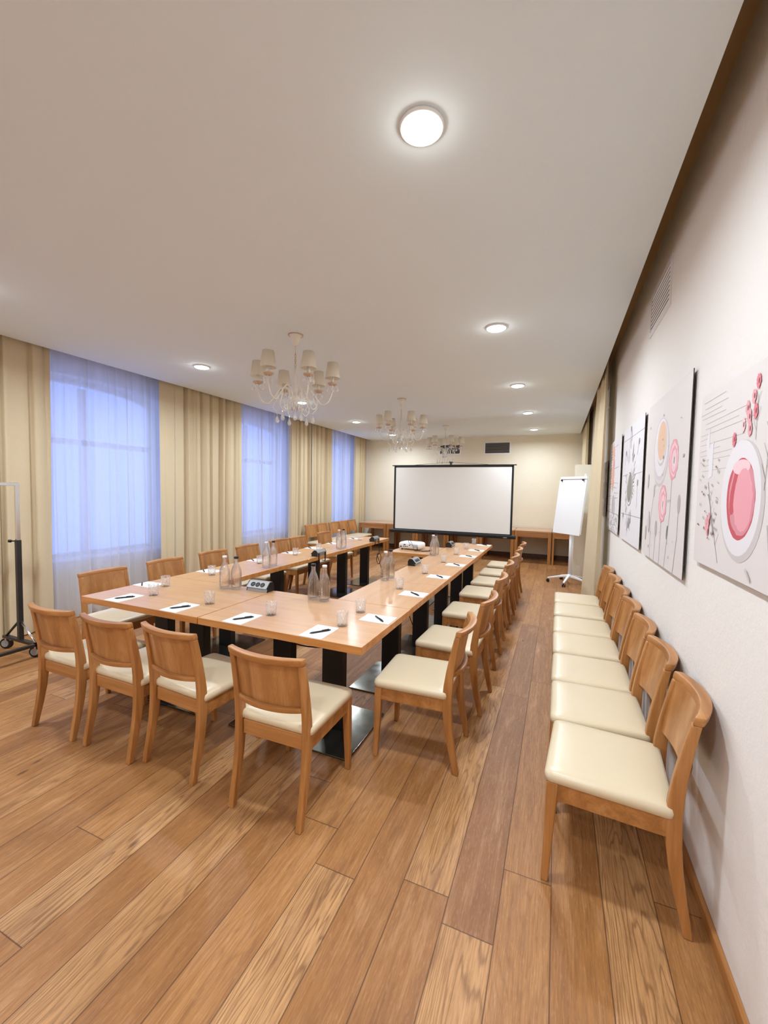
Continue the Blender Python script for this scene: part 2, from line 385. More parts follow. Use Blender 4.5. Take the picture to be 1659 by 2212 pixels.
for i, (yc, hw) in enumerate(WIN, 1):
    fr = MB(); x0, x1 = XL-.3, XL-.24; w = .06
    ar = arch(yc, hw); ai = [(yc + (y-yc)*(hw-w)/hw, z-w) for y, z in ar]
    for k in range(len(ar)-1):
        q = [ar[k], ar[k+1], ai[k+1], ai[k]]
        fr.loft([[(x0, y, z) for y, z in q], [(x1, y, z) for y, z in q]])
    fr.box((x0, yc-hw, SILL), (x1, yc-hw+w, SPRING)); fr.box((x0, yc+hw-w, SILL), (x1, yc+hw, SPRING)); fr.box((x0, yc-hw+w, SILL), (x1, yc+hw-w, SILL+.07))
    fr.box((x0, yc-hw+w, 2.1), (x1, yc+hw-w, 2.17)); fr.box((x0, yc-.035, SILL+.07), (x1, yc+.035, CROWN-.1))
    wo = struct(fr.build('window_%d' % i, M['white_plastic']))
    pl = [(yc-hw+.03, SILL+.03)] + [(yc+(y-yc)*.96, z-.03) for y, z in ar] + [(yc+hw-.03, SILL+.03)]
    pane = MB().add([(XL-.27, y, z) for y, z in pl], [tuple(range(len(pl)))]).build('pane', M['pane'], wo)
    struct(MB().box((XL-.22, yc-hw+.002, SILL), (XL+.06, yc+hw-.002, SILL+.03)).build('trim_%d' % (i+1), M['white_plastic'], bevel=.006))
    # portal so that the daylight is sampled through the opening
    ld = bpy.data.lights.new('window_daylight', 'AREA'); ld.shape = 'RECTANGLE'; ld.size = 2.3; ld.size_y = hw*2
    ld.cycles.is_portal = True
    lo = bpy.data.objects.new('window_daylight', ld); COL.objects.link(lo); lo.location = (XL-.42, yc, 1.8); lo.rotation_euler = (0, -PI/2, 0)

# world: overcast blue daylight
wd = bpy.data.worlds.new('daylight'); scene.world = wd; wd.use_nodes = True
bg = wd.node_tree.nodes['Background']; bg.inputs[0].default_value = (.42, .51, 1., 1); bg.inputs[1].default_value = 1.75

# ------------------------------------------------------------------ curtains
def curtain(name, y0, y1, x, z0, z1, wave, amp, seed, mat, label, top_pinch=.75, xfun=None, taper=None):
    r = random.Random(seed); b = MB()
    n = max(24, int((y1-y0)/wave*(20 if name == 'drape' else 14))); m = 12
    ph = [0.]
    for k in range(n): ph.append(ph[-1] + 2*PI*(y1-y0)/n/wave*(.9 if name == 'drape' else 1)*(1+.55*math.sin(k*.21+seed)+.25*math.sin(k*.077*seed)))
    amps = [.65+.35*math.sin(k*.13+seed*2.1) for k in range(n+1)]
    vs, fs = [], []
    for j in range(m+1):
        tz = j/m; z = z0 + (z1-z0)*tz; a = amp*(1-(1-top_pinch)*tz)
        for k in range(n+1):
            ty = k/n; y = y0 + (y1-y0)*ty
            p = ph[k] + .35*math.sin(tz*2.2+k*.05+seed)
            if name == 'drape': xx = x + a*amps[k]*(1.75*abs(math.sin(p*.5))**.7 - .95)
            else: xx = x + a*amps[k]*(math.sin(p) + .28*math.sin(2.1*p+seed))/1.15
            yy = y + .25*wave*a/amp*math.cos(p)*.5
            if taper: yy = (y0+y1)/2 + (yy-(y0+y1)/2)*(taper + (1-taper)*(1-tz))
            if xfun: xx += xfun(ty, tz)
            vs.append((xx, yy, z))
    for j in range(m):
        for k in range(n): fs.append((j*(n+1)+k, j*(n+1)+k+1, (j+1)*(n+1)+k+1, (j+1)*(n+1)+k))
    b.add(vs, fs, 0, True)
    o = b.build(name, mat); o['label'] = label; o['category'] = 'curtain'; return o
DX = -5.1
Z1 = 3.26
curtain('drape', -.95, -.45, DX, .015, Z1, .17, .05, 11, M['drape'], 'beige drape at the near end of the window wall, behind the camera')
curtain('drape', 1.15, 2.74, DX, .015, Z1, .2, .085, 3, M['drape'], 'wide-pleated beige drape at the far left edge, behind the clothes rack')
curtain('drape', 4.02, 4.32, DX, .015, Z1, .5, .018, 5, M['drape'], 'narrow almost flat beige drape just right of the nearest sheer curtain')
curtain('drape', 4.28, 5.66, DX, .015, Z1, .155, .085, 8, M['drape'], 'tightly pleated beige drape between the first and second sheer curtains')
curtain('drape', 7.06, 7.855, DX, .015, Z1, .15, .085, 13, M['drape'], 'beige drape to the right of the second sheer curtain')
curtain('drape', 7.9, 8.78, DX, .015, Z1, .16, .085, 17, M['drape'], 'beige drape to the left of the last sheer curtain, above the spare chairs')
curtain('drape', 9.98, 10.68, DX, .015, Z1, .15, .07, 19, M['drape'], 'beige drape in the far left corner beside the back wall')
curtain('sheer_curtain', -.5, 1.2, -5.22, .02, Z1, .12, .03, 21, M['sheer'], 'white sheer curtain over the window nearest the camera')
curtain('sheer_curtain', 2.55, 4.3, -5.24, .02, Z1, .12, .04, 23, M['sheer'], 'large white sheer curtain glowing blue, leftmost window in view')
curtain('sheer_curtain', 5.5, 7.45, -5.24, .02, Z1, .12, .04, 25, M['sheer'], 'white sheer curtain glowing blue over the middle window')
curtain('sheer_curtain', 8.6, 10.4, -5.24, .02, Z1, .12, .04, 27, M['sheer'], 'narrow-looking white sheer curtain over the farthest window')
curtain('drape', 5.42, 6.35, .475, .015, Z1, .21, .05, 31, M['drape'], 'beige drape bunched on the right wall beside the last wall picture', .5, lambda ty, tz: -.10*(1-tz)*ty)
curtain('drape', 8.95, 10.6, .49, .015, Z1, .2, .04, 33, M['drape'], 'beige drape in the far right corner behind the flip chart')

# ------------------------------------------------------------------ lights
def make_downlight():
    t = empty('ceiling_light'); t['category'] = 'ceiling light'
    MB().lathe([(.080, 0), (.086, 0), (.087, -.006), (.085, -.012), (.081, -.014), (.079, -.012)], 32).build('rim', M['white_plastic'], t)
    MB().lathe([(.0, -.022), (.05, -.021), (.072, -.018), (.079, -.011), (.079, -.002)], 32).build('diffuser', M['led'], t)
    return t
dl = Proto(make_downlight())
LY = [-2.45, -.43, 1.586, 3.683, 5.728, 7.705, 9.732]
nm_r = ['right-hand row, farthest behind the camera', 'right-hand row, just behind the camera', 'largest, overhead near the camera', 'above the right table row, second from the camera', 'in the right-hand row, third from the camera', 'in the right-hand row, fourth from the camera', 'in the right-hand row, nearest the back wall']
nm_l = ['left row, farthest behind the camera', 'left row, behind the camera', 'left row, beside the clothes rack out of view', 'in the left row, alone above the first curtains', 'in the left row, seen just under the nearest chandelier', 'in the left row, alone between the two nearer chandeliers', 'in the left row, seen just under the middle chandelier']
for X, nms in ((-.54, nm_r), (-3.91, nm_l)):
    for Y, nm in zip(LY, nms):
        dl.put((X, Y, ZC), 0, 'round recessed warm ceiling light ' + nm, 'recessed ceiling lights')
        ld = bpy.data.lights.new('downlight_beam', 'AREA'); ld.shape = 'DISK'; ld.size = .16; ld.energy = 27.5; ld.color = (1., .955, .88); ld.spread = math.radians(166)
        lo = bpy.data.objects.new('downlight_beam', ld); COL.objects.link(lo); lo.location = (X, Y, ZC-.03)
        ld = bpy.data.lights.new('added_downlight_halo', 'POINT'); ld.shadow_soft_size = .03; ld.energy = .8; ld.color = (1., .9, .7)  # extra point lamp, added to give each downlight a halo on the ceiling
        lo = bpy.data.objects.new('added_downlight_halo', ld); COL.objects.link(lo); lo.location = (X, Y, ZC-.055)

# ------------------------------------------------------------------ chairs
def make_chair():
    t = empty('chair'); t['category'] = 'chair'
    # seat cushion
    s = MB(); W, D = .445, .44
    secs = [rring(W-.02, D-.02, .02, .425), rring(W, D, .025, .43), rring(W+.006, D+.006, .03, .448), rring(W, D, .03, .463), rring(W-.02, D-.02, .035, .471), rring(W-.08, D-.08, .05, .4755), rring(W-.2, D-.2, .08, .478), rring(.1, .1, .04, .479)]
    s.loft(secs, 0, True); s.build('seat', M['leather'], t, loc=(0, .015, 0))
    # frame rails
    f = MB(); z0, z1 = .352, .426
    f.box((-.175, .185, z0), (.175, .21, z1)); f.box((-.178, -.207, z0), (.178, -.183, z1))
    for sx in (-1, 1): f.box((sx*.186, -.2, z0), (sx*.212, .2, z1))
    f.build('seat_frame', M['oak_x'], t, bevel=.003)
    # front legs, tapered
    for sx in (-1, 1):
        l = MB()
        def sq(cx, cy, w, z): return [(cx-w, cy-w, z), (cx+w, cy-w, z), (cx+w, cy+w, z), (cx-w, cy+w, z)]
        l.loft([sq(sx*.203, .222, .014, 0), sq(sx*.2, .213, .0185, .22), sq(sx*.197, .206, .022, .426)])
        l.build('leg', M['oak_z'], t, bevel=.004)
    # rear legs: sabre-shaped posts
    prof = [(0, -.264, .03), (.07, -.25, .035), (.15, -.233, .041), (.24, -.217, .046), (.33, -.207, .051), (.42, -.203, .053), (.5, -.207, .05), (.58, -.216, .044), (.66, -.229, .039), (.74, -.244, .034), (.789, -.254, .031)]
    for sx in (-1, 1):
        l = MB(); secs = []
        for z, y, d in prof:
            xi, xo = sx*.183, sx*.214
            secs.append([(xi, y-d/2, z), (xo, y-d/2, z), (xo, y+d/2, z), (xi, y+d/2, z)])
        if sx < 0: secs = [list(reversed(q)) for q in secs]
        l.loft(secs); l.build('leg', M['oak_z'], t, bevel=.005)
    # backrest panel and rails, bowed backwards
    def ctr(z):
        for (za, ya, _), (zb, yb, _) in zip(prof, prof[1:]+[(.84, -.266, .03)]):
            if za <= z <= zb: return ya + (yb-ya)*(z-za)/(zb-za)
        return -.26
    N = 16; SAG = .044
    def bow(x, hw): return -SAG*(1-(x/hw)**2)
    def curved(hw, zs, yf, yb, name, mat, bev, endtaper=1.):
        m = MB(); secs = []
        for k in range(N+1):
            x = -hw + 2*hw*k/N; b = bow(x, .214); tp = 1-(1-endtaper)*abs(x/hw)**3
            q = [(x, ctr(z)+yf(z)+b, z) for z in zs] + [(x, ctr(z)+yf(z)+b-(yf(z)-yb(z))*tp, z) for z in reversed(zs)]
            secs.append(q)
        m.loft(secs, 0, False); o = m.build(name, mat, t, bevel=bev); 
        for p in o.data.polygons: p.use_smooth = True
        e = o.modifiers.new('split', 'EDGE_SPLIT'); e.split_angle = math.radians(40)
        return o
    curved(.184, [.548, .6, .65, .7, .75, .79], lambda z: .018, lambda z: .006, 'backrest', M['veneer'], 0)
    curved(.216, [.788, .822], lambda z: .0165, lambda z: -.024, 'top_rail', M['oak_x'], .006, .85)
    curved(.184, [.546, .572], lambda z: .0055, lambda z: -.022, 'bottom_rail', M['oak_x'], .004, .55)
    return t
chair = Proto(make_chair())
ff = ['leftmost of the four, beside the clothes rack', 'second from the left', 'third from the left', 'nearest the camera, rightmost of the four']
for (x, y, a), n in zip([(-2.928, 1.81, 0), (-2.408, 1.815, -.01), (-1.926, 1.85, -.07), (-1.25, 1.808, .01)], ff):
    chair.put((x, y, 0), a, 'oak chair at the front tables: ' + n, 'chairs along the front table')
rr = ['nearest the camera, at the table corner', 'second from the camera', 'third from the camera', 'fourth from the camera', 'fifth from the camera', 'second from the far end', 'farthest, next to the projector screen']
for k, y in enumerate([2.42, 3.115, 3.93, 4.73, 5.36, 6.01, 6.70]):
    chair.put((-.745 + [0, .035, .02, .0, .01, 0, 0][k], y, 0), PI/2 + [.05, -.03, .0, .02, -.02, .01, 0][k], 'oak chair on the aisle side, right table row: ' + rr[k], 'chairs along the right table row')
for k, (x, y) in enumerate([(-3.54, 2.44), (-3.56, 3.1), (-3.58, 3.78), (-3.6, 4.4), (-3.62, 5.115), (-3.6, 5.57), (-3.62, 6.42)]):
    chair.put((x, y, 0), -PI/2, 'oak chair on the window side, left table row: ' + ['nearest the camera', 'second from the camera', 'third from the camera', 'fourth from the camera', 'fifth from the camera', 'sixth from the camera', 'farthest in that row'][k], 'chairs along the left table row')
for k, y in enumerate([1.955, 2.437, 2.905, 3.39, 3.865, 4.375, 4.865]):
    chair.put((.244, y, 0), PI/2 + [-.075, 0, -.01, .01, 0, -.01, 0][k], 'oak chair against the right wall under the pictures: ' + ['nearest, big in the foreground', 'second from the camera', 'third from the camera', 'fourth from the camera', 'fifth from the camera', 'sixth from the camera', 'farthest, next to the drape'][k], 'chairs lined up along the right wall')
for k, (x, y) in enumerate([(-4.67, 7.6), (-4.67, 8.06), (-4.64, 8.54), (-4.64, 9.0), (-4.64, 9.46)]):
    chair.put((x, y, 0), -PI/2, 'spare oak chair standing against the far left curtains: ' + ['nearest of the five', 'second of the five', 'middle of the five', 'fourth of the five', 'last, beside the console table'][k], 'spare chairs by the far curtains')

# ------------------------------------------------------------------ tables
TT = .75
def table(name, w, d, cols, pw, pd, axis, loc, label, group):
    t = empty(name, loc); tag(t, label, 'table', group)
    b = MB(); b.box((-w/2, -d/2, TT-.045), (w/2, d/2, TT))
    b.mi = [1, 0, 1, 1, 1, 1]
    b.build('tabletop', [M['table_x' if axis == 'X' else 'table_y'], M['table_edge']], t, bevel=.0025)
    for cx, cy in cols:
        MB().box((cx-.075, cy-.035, .012), (cx+.075, cy+.035, TT-.05)).build('column', M['steel'], t, bevel=.004)
        MB().box((cx-.13, cy-.13, TT-.053), (cx+.13, cy+.13, TT-.045)).build('mounting_plate', M['steel'], t)
    MB().box((-pw/2, -pd/2, 0), (pw/2, pd/2, .012)).build('base_plate', [M['plate']], t, bevel=.002)
    return t
G = 'conference tables pushed into a U'
table('conference_table', 1.182, .8, [(-.19, 0), (.19, 0)], .9, .56, 'X', (-2.72, 2.355, 0), 'light oak table with two black columns, left half of the front row', G)
table('conference_table', 1.182, .8, [(-.2, 0), (.2, 0)], .9, .56, 'X', (-1.53, 2.355, 0), 'light oak table with two black columns, right half of the front row', G)
ord5 = ['first behind the front row', 'second from the front row', 'third from the front row', 'fourth from the front row', 'farthest, nearest the screen']
for k in range(5):
    y = 3.157 + .8*k
    table('conference_table', .594, .798, [(0, 0)], .5, .56, 'Y', (-1.24, y, 0), 'small light oak table in the right row: ' + ord5[k], G)
    table('conference_table', .574, .798, [(0, 0)], .5, .56, 'Y', (-3.025, y, 0), 'small light oak table in the left row: ' + ord5[k], G)
table('projector_table', .59, .78, [(0, 0)], .5, .56, 'X', (-1.84, 5.64, 0), 'small light oak table under the projector, inside the U', None)

# ------------------------------------------------------------------ console tables on the back wall
def make_console():
    t = empty('console_table'); t['category'] = 'console table'
    w, d, h = .79, .86, .742
    MB().box((-w/2, -d/2, h-.03), (w/2, d/2, h)).build('tabletop', M['console_top'], t, bevel=.003)
    a = MB(); z0, z1 = h-.145, h-.031
    a.box((-w/2+.07, -d/2+.004, z0), (w/2-.07, -d/2+.03, z1)); a.box((-w/2+.07, d/2-.03, z0), (w/2-.07, d/2-.004, z1))
    for sx in (-1, 1): a.box((sx*(w/2-.004), -d/2+.07, z0), (sx*(w/2-.03), d/2-.07, z1))
    a.build('apron', M['console'], t)
    for sx in (-1, 1):
        for sy in (-1, 1): MB().box((sx*(w/2-.002), sy*(d/2-.002), 0), (sx*(w/2-.07), sy*(d/2-.07), h-.031)).build('leg', M['oak_z'], t, bevel=.003)
    return t
con = Proto(make_console())
cn = ['leftmost, beside the corner drape', 'second from the left, behind the screen edge', 'third from the left, under the screen', 'fourth from the left, under the screen', 'fifth from the left, under the screen', 'second from the right, seen right of the screen', 'rightmost, behind the flip chart']
for k in range(7):
    cc = con.put((-4.49 + .8*k if k < 6 else .165, 10.288, 0), 0, 'oak console table against the back wall: ' + cn[k], 'console tables along the back wall')
    if k == 6: cc.scale = (.62, 1, 1)

# ------------------------------------------------------------------ writing pads, pens, glasses, bottles
def make_pad():
    m = MB().box((-.075, -.105, 0), (.075, .105, .004)); 
    m.box((.008, .088, .004), (.05, .0905, .0043), 1); m.box((-.05, -.094, .004), (.05, -.0925, .0043), 1)
    o = m.build('notepad', [M['paper'], M['print_grey']]); o['category'] = 'notepad'; return o
def make_pen():
    t = empty('pen'); t['category'] = 'pen'
    def rod(p): return MB().loft([[(x, r*math.cos(2*PI*k/10), .005+r*math.sin(2*PI*k/10)) for k in range(10)] for x, r in p], 0, True)
    rod([(-.066, .0012), (-.055, .0042), (-.05, .005), (.055, .005)]).build('barrel', M['black'], t)
    rod([(.055, .0038), (.066, .0038)]).build('push_button', M['black'], t)
    MB().box((.01, -.0015, .010), (.056, .0015, .0125)).build('clip', M['black'], t)
    return t
pad, pen = Proto(make_pad()), Proto(make_pen())
def make_tumbler():
    n = 32; m = MB()
    m.lathe([(.0, .0), (.031, .0), (.0335, .003), (.037, .088), (.0362, .0895), (.0345, .088), (.031, .014), (.0, .012)], n)
    o = m.build('tumbler', M['cut_glass']); o['category'] = 'glass'; return o
tum = Proto(make_tumbler())
def make_bottle(cap):
    t = empty('water_bottle'); t['category'] = 'bottle'
    pr = [(0, .004), (.03, .0), (.038, .003), (.0425, .012), (.043, .03), (.043, .13), (.0405, .155), (.033, .18), (.0225, .205), (.0175, .22), (.016, .248), (.018, .25), (.018, .256), (.015, .257)]
    inner = [(.0128, .256), (.0128, .222), (.019, .205), (.0295, .18), (.0375, .155), (.0398, .13), (.0398, .03), (.037, .018), (0, .014)]
    MB().lathe(pr+inner, 28).build('glass_body', M['glass'], t)
    c = MB().lathe([(0, .274), (.0165, .274), (.0185, .271), (.0185, .257), (.0, .257)], 20)
    c.build('cap', M['black'] if cap == 'black' else M['white_plastic'], t)
    # small vertical imprint and level lines on the glass
    p = MB(); R = .0434
    def patch(a0, a1, z0, z1):
        k = 4; v = []
        for i in range(k+1):
            a = a0+(a1-a0)*i/k; v += [(R*math.cos(a), R*math.sin(a), z0), (R*math.cos(a), R*math.sin(a), z1)]
        p.add(v, [(2*i, 2*i+2, 2*i+3, 2*i+1) for i in range(k)])
    a0 = -PI/2+.35
    for k in range(9):
        z = .05+.0075*k; patch(a0, a0+.18, z, z+.0012 if k % 3 else z+.004); patch(a0+(.0 if k % 2 else .14), a0+(.03 if k % 2 else .17), z, z+.006)
    patch(a0-.9, a0-.25, .048, .0495); patch(a0-.8, a0-.3, .078, .079)
    p.build('imprint', M['black'] if cap == 'black' else M['paper'], t)
    return t
bot_b, bot_w = Proto(make_bottle('black')), Proto(make_bottle('white'))
Z = TT
places = []   # (pad x, y, rz, pen angle, glass x, y, where)
fr_n = ['leftmost place', 'second place from the left', 'third place from the left', 'rightmost place']
for k, (x, gx, gy) in enumerate([(-2.97, -2.86, 2.215), (-2.4, -2.3, 2.23), (-1.845, -1.735, 2.21), (-1.27, -1.205, 2.225)]):
    places.append((x, 2.062, 0, math.radians(52), gx, gy, 'on the front table, ' + fr_n[k], (x+.012, 2.052)))
r_n = ['nearest the camera', 'second from the camera', 'third from the camera', 'fourth from the camera', 'fifth from the camera', 'sixth from the camera', 'at the far end']
for k, (y, gy) in enumerate(zip([2.44, 3.165, 3.93, 4.665, 5.37, 5.975, 6.64], [2.53, 3.29, 4.03, 4.775, 5.46, 6.095, 6.71])):
    places.append((-1.056, y, -PI/2, math.radians(-43+3*math.sin(k*2)), -1.228, gy, 'on the right table row, ' + r_n[k], (-1.045, y-.01)))
for k, (y, gx, gy) in enumerate(zip([2.435, 3.1, 3.82, 4.48, 5.01, 5.6, 6.35], [-3.03, -3.045, -3.06, -3.06, -3.05, -3.06, -3.06], [2.46, 2.98, 3.69, 4.375, 4.915, 5.505, 6.225])):
    places.append((-3.195, y, PI/2, math.radians(-38-2*math.sin(k*3)), gx, gy, 'on the left table row, ' + r_n[k], (-3.245, y-.03)))
for x, y, rz, pa, gx, gy, where, pp in places:
    pad.put((x, y, Z), rz, 'white notepad under a black pen ' + where, 'notepads on the tables')
    pen.put((pp[0], pp[1], Z+.0045), pa, 'black ballpoint pen lying on the notepad ' + where, 'black pens')
    tum.put((gx, gy, Z), rnd.random()*6, 'cut-glass tumbler beside the notepad ' + where, 'cut-glass tumblers')
bots = [(-2.55, 2.635, 'white', 'on the left half of the front table', 'black'), (-2.445, 2.655, 'black', 'on the left half of the front table', 'white'),
        (-1.705, 2.675, 'black', 'on the right half of the front table', 'white'), (-1.6, 2.665, 'white', 'on the right half of the front table', 'black'),
        (-1.472, 3.555, 'white', 'on the right table row, nearer pair', 'black'), (-1.468, 3.675, 'black', 'on the right table row, nearer pair', 'white'),
        (-1.487, 5.215, 'white', 'on the right table row, farther pair', 'black'), (-1.48, 5.327, 'black', 'on the right table row, farther pair', 'white'),
        (-2.84, 3.53, 'white', 'on the left table row, nearer pair', 'black'), (-2.838, 3.645, 'black', 'on the left table row, nearer pair', 'white'),
        (-2.86, 5.15, 'white', 'on the left table row, farther pair', 'black'), (-2.85, 5.265, 'black', 'on the left table row, farther pair', 'white')]
for x, y, c, wh, oc in bots:
    (bot_b if c == 'black' else bot_w).put((x, y, Z), -.35, 'clear glass water bottle with %s cap %s' % (c, wh), 'water bottles in pairs')

# ------------------------------------------------------------------ clamp-on socket boxes
def make_socket():
    t = empty('socket_box'); t['category'] = 'socket box'     # faces -y, clamped on an edge at y = +.03
    L = .1
    pr = [(-.058, .0), (-.05, .024), (-.066, .03), (-.02, .078), (.012, .078), (.032, .05), (.032, .0)]
    MB().loft([[(-L, y, z) for y, z in pr], [(L, y, z) for y, z in pr]]).build('housing', M['alu'], t, bevel=.002)
    for sx in (-1, 1): MB().loft([[(sx*L, y, z) for y, z in pr], [(sx*(L+.006), y, z) for y, z in pr]]).build('end_cap', M['black'], t)
    d = Vector((.046, .048)).normalized(); nrm = Vector((-d.y, d.x))
    for k in range(3):
        m = MB(); cx = -.048+.048*k; c = Vector((-.043, .054))
        ring = []
        for rr_, off in ((.0205, .0005), (.0205, .003), (.0185, .004), (0.0005, .003)):
            ring.append([(cx+rr_*math.cos(2*PI*i/20), c.x+d.x*rr_*math.sin(2*PI*i/20)+nrm.x*off, c.y+d.y*rr_*math.sin(2*PI*i/20)+nrm.y*off) for i in range(20)])
        m.loft(ring, 0, True, True, False); m.build('socket', M['black'], t)
    c = MB()
    for sx in (-1, 1): c.box((sx*.075-.008, .034, -.075), (sx*.075+.008, .040, .04)); 
    for sx in (-1, 1): c.box((sx*.075-.008, -.01, -.075), (sx*.075+.008, .036, -.069))
    c.build('clamp', M['steel'], t); return t
sock = Proto(make_socket())
sock.put((-2.24, 2.722, Z), 0, 'silver three-socket power box on the front table, facing the camera', 'clamp-on socket boxes')
sock.put((-2.772, 4.49, Z), -PI/2, 'silver socket box on the left table row, nearer one, seen from behind', 'clamp-on socket boxes')
sock.put((-2.772, 6.22, Z), -PI/2, 'silver socket box on the left table row, farther one, with dangling cord', 'clamp-on socket boxes')
sock.put((-1.503, 4.47, Z), PI/2, 'silver socket box on the inner edge of the right table row, nearer one', 'clamp-on socket boxes')
sock.put((-1.503, 6.2, Z), PI/2, 'silver socket box on the right table row, farther one beyond the bottles', 'clamp-on socket boxes')

# ------------------------------------------------------------------ projector and cords
def make_projector():
    t = empty('projector', (-1.93, 5.66, Z), -.12); tag(t, 'white projector on the small table inside the U', 'projector')
    w, d = .33, .25
    b = MB(); b.loft([rring(w-.03, d-.03, .03, .016, 6), rring(w, d, .035, .026, 6), rring(w, d, .04, .085, 6), rring(w-.02, d-.02, .045, .1, 6), rring(w-.05, d-.05, .05, .106, 6), rring(.1, .06, .02, .108, 6)], 0, True)
    b.build('housing', M['white_plastic'], t)
    for x, y in ((-.12, -.08), (.12, -.08), (0, .09)): MB().lathe([(0, 0), (.012, 0), (.012, .018), (0, .018)], 12, (x, y, 0)).build('foot', M['black'], t)
    p = MB()
    for x, w_, z in ((-.12, .03, .045), (-.07, .018, .05), (-.04, .018, .05), (-.01, .012, .05), (.02, .02, .072), (-.06, .03, .075)): p.box((x-w_/2, -d/2-.001, z-.008), (x+w_/2, -d/2+.004, z+.006))
    p.build('connector_panel', M['black'], t)
    s = MB()
    for k in range(9): s.box((.075+.008*k, -d/2-.001, .035), (.079+.008*k, -d/2+.003, .08))
    s.build('vent_grille', M['grey_plastic'], t)
    l = MB().lathe([(0, 0), (.034, 0), (.036, .01), (.03, .02), (.026, .012), (0, .012)], 20); o = l.build('lens', M['black'], t); o.location = (.08, d/2, .06); o.rotation_euler = (-PI/2, 0, 0)
    return t
make_projector()
def spline(pts, n=10):
    P = [Vector(p) for p in pts]; P = [P[0]*2-P[1]] + P + [P[-1]*2-P[-2]]; out = []
    for i in range(1, len(P)-2):
        for k in range(n):
            t = k/n; a, b, c, d = P[i-1:i+3]
            out.append(.5*((2*b)+(-a+c)*t+(2*a-5*b+4*c-d)*t*t+(-a+3*b-3*c+d)*t**3))
    return out+[P[-2]]
def cord(name, pts, r, label, mat='black_cord', cat='cord'):
    o = MB().tube(spline(pts), r, 6).build(name, M[mat]); return tag(o, label, cat)
cy_ = 6.2
coil = [(-2.69+.015*math.cos(a*1.0), cy_+.055*math.cos(a), .47+.085*math.sin(a)) for a in [PI/2+k*PI/4 for k in range(18)]]
cord('power_cord', [(-2.728, cy_, .76), (-2.70, cy_, .73), (-2.69, cy_+.01, .62)] + coil + [(-2.62, cy_-.12, .42), (-2.46, 5.8, .33), (-2.3, 5.45, .24), (-2.12, 5.1, .1), (-1.95, 4.9, .008)], .005, 'black cord with a knotted loop hanging from the far left socket box')
cord('power_cord', [(-1.80, 5.513, .80), (-1.79, 5.49, .775), (-1.72, 5.46, .757), (-1.66, 5.50, .757), (-1.6, 5.56, .757), (-1.62, 5.66, .757), (-1.66, 5.62, .757), (-1.585, 5.6, .757)], .0045, 'black cord lying in a loop beside the projector')
cord('video_cable', [(-1.88, 5.517, .82), (-1.93, 5.5, .87), (-1.9, 5.47, .90), (-1.86, 5.48, .83), (-1.82, 5.45, .757), (-1.72, 5.52, .757), (-1.63, 5.57, .757)], .003, 'thin cable arching up from the back of the projector')
cord('power_cord', [(-1.76, 2.45, .68), (-1.76, 2.46, .55), (-1.74, 2.48, .47), (-1.64, 2.5, .45), (-1.5, 2.5, .47), (-1.45, 2.5, .52), (-1.46, 2.48, .68)], .005, 'black cord drooping in a loop below the front table')
cord('power_cord', [(-1.548, 4.47, .7), (-1.56, 4.44, .6), (-1.59, 4.4, .45), (-1.58, 4.42, .3), (-1.5, 4.5, .02)], .005, 'black cord hanging from the nearer right socket box')

# ------------------------------------------------------------------ projection screen
def make_screen():
    t = empty('projection_screen', (-2.015, 8.2, 0)); tag(t, 'white tripod projection screen with black border', 'projection screen')
    x0, x1, zb, zt = -1.2, 1.215, .775, 2.12
    MB().box((x0, -.004, zb), (x1, .0, zt)).build('screen_fabric', M['screen'], t)
    b = MB(); b.box((x0-.015, -.008, zb), (x0+.022, .004, zt)); b.box((x1-.022, -.008, zb), (x1+.015, .004, zt)); b.box((x0, -.008, zt-.03), (x1, .004, zt)); b.box((x0, -.008, zb), (x1, .004, zb+.02))
    b.build('border', M['black'], t)
    MB().box((x0-.06, -.012, zt-.002), (x1+.06, .012, zt+.018)).build('top_bar', M['black'], t, bevel=.004)
    case = MB(); case.loft([rring(.075, .07, .02, 0)]*1 + [rring(.075, .07, .02, 1)]) if False else None
    cb = MB(); ring = rring(.08, .075, .025, 0)
    cb.loft([[(x0-.085, p[0], zb-.03+p[1]) for p in ring], [(x1+.085, p[0], zb-.03+p[1]) for p in ring]])
    cb.build('roller_case', M['black'], t)
    MB().tube([(0, .06, .25), (0, .06, 2.2)], .014, 10).build('pole', M['steel'], t)
    hk = MB(); hk.box((-.012, -.004, zt+.018), (.012, .075, zt+.075)); hk.box((-.03, -.01, zt+.06), (.03, .075, zt+.078)); hk.build('hook', M['black'], t)
    MB().tube([(-.75, 0, zt+.018), (0, 0, zt+.07), (.75, 0, zt+.018)], .003, 6).build('hanging_wire', M['gunmetal'], t)
    for a in (90, 210, 330):
        c, s = math.cos(math.radians(a)), math.sin(math.radians(a))
        MB().tube([(0, .06, .42), (c*.22, .06+s*.22, .2), (c*.42, .06+s*.42, .012)], .011, 8).build('leg', M['steel'], t)
    MB().box((x1-.14, -.046, zb-.05), (x1-.07, -.036, zb-.035)).build('badge', M['alu'], t)
make_screen()

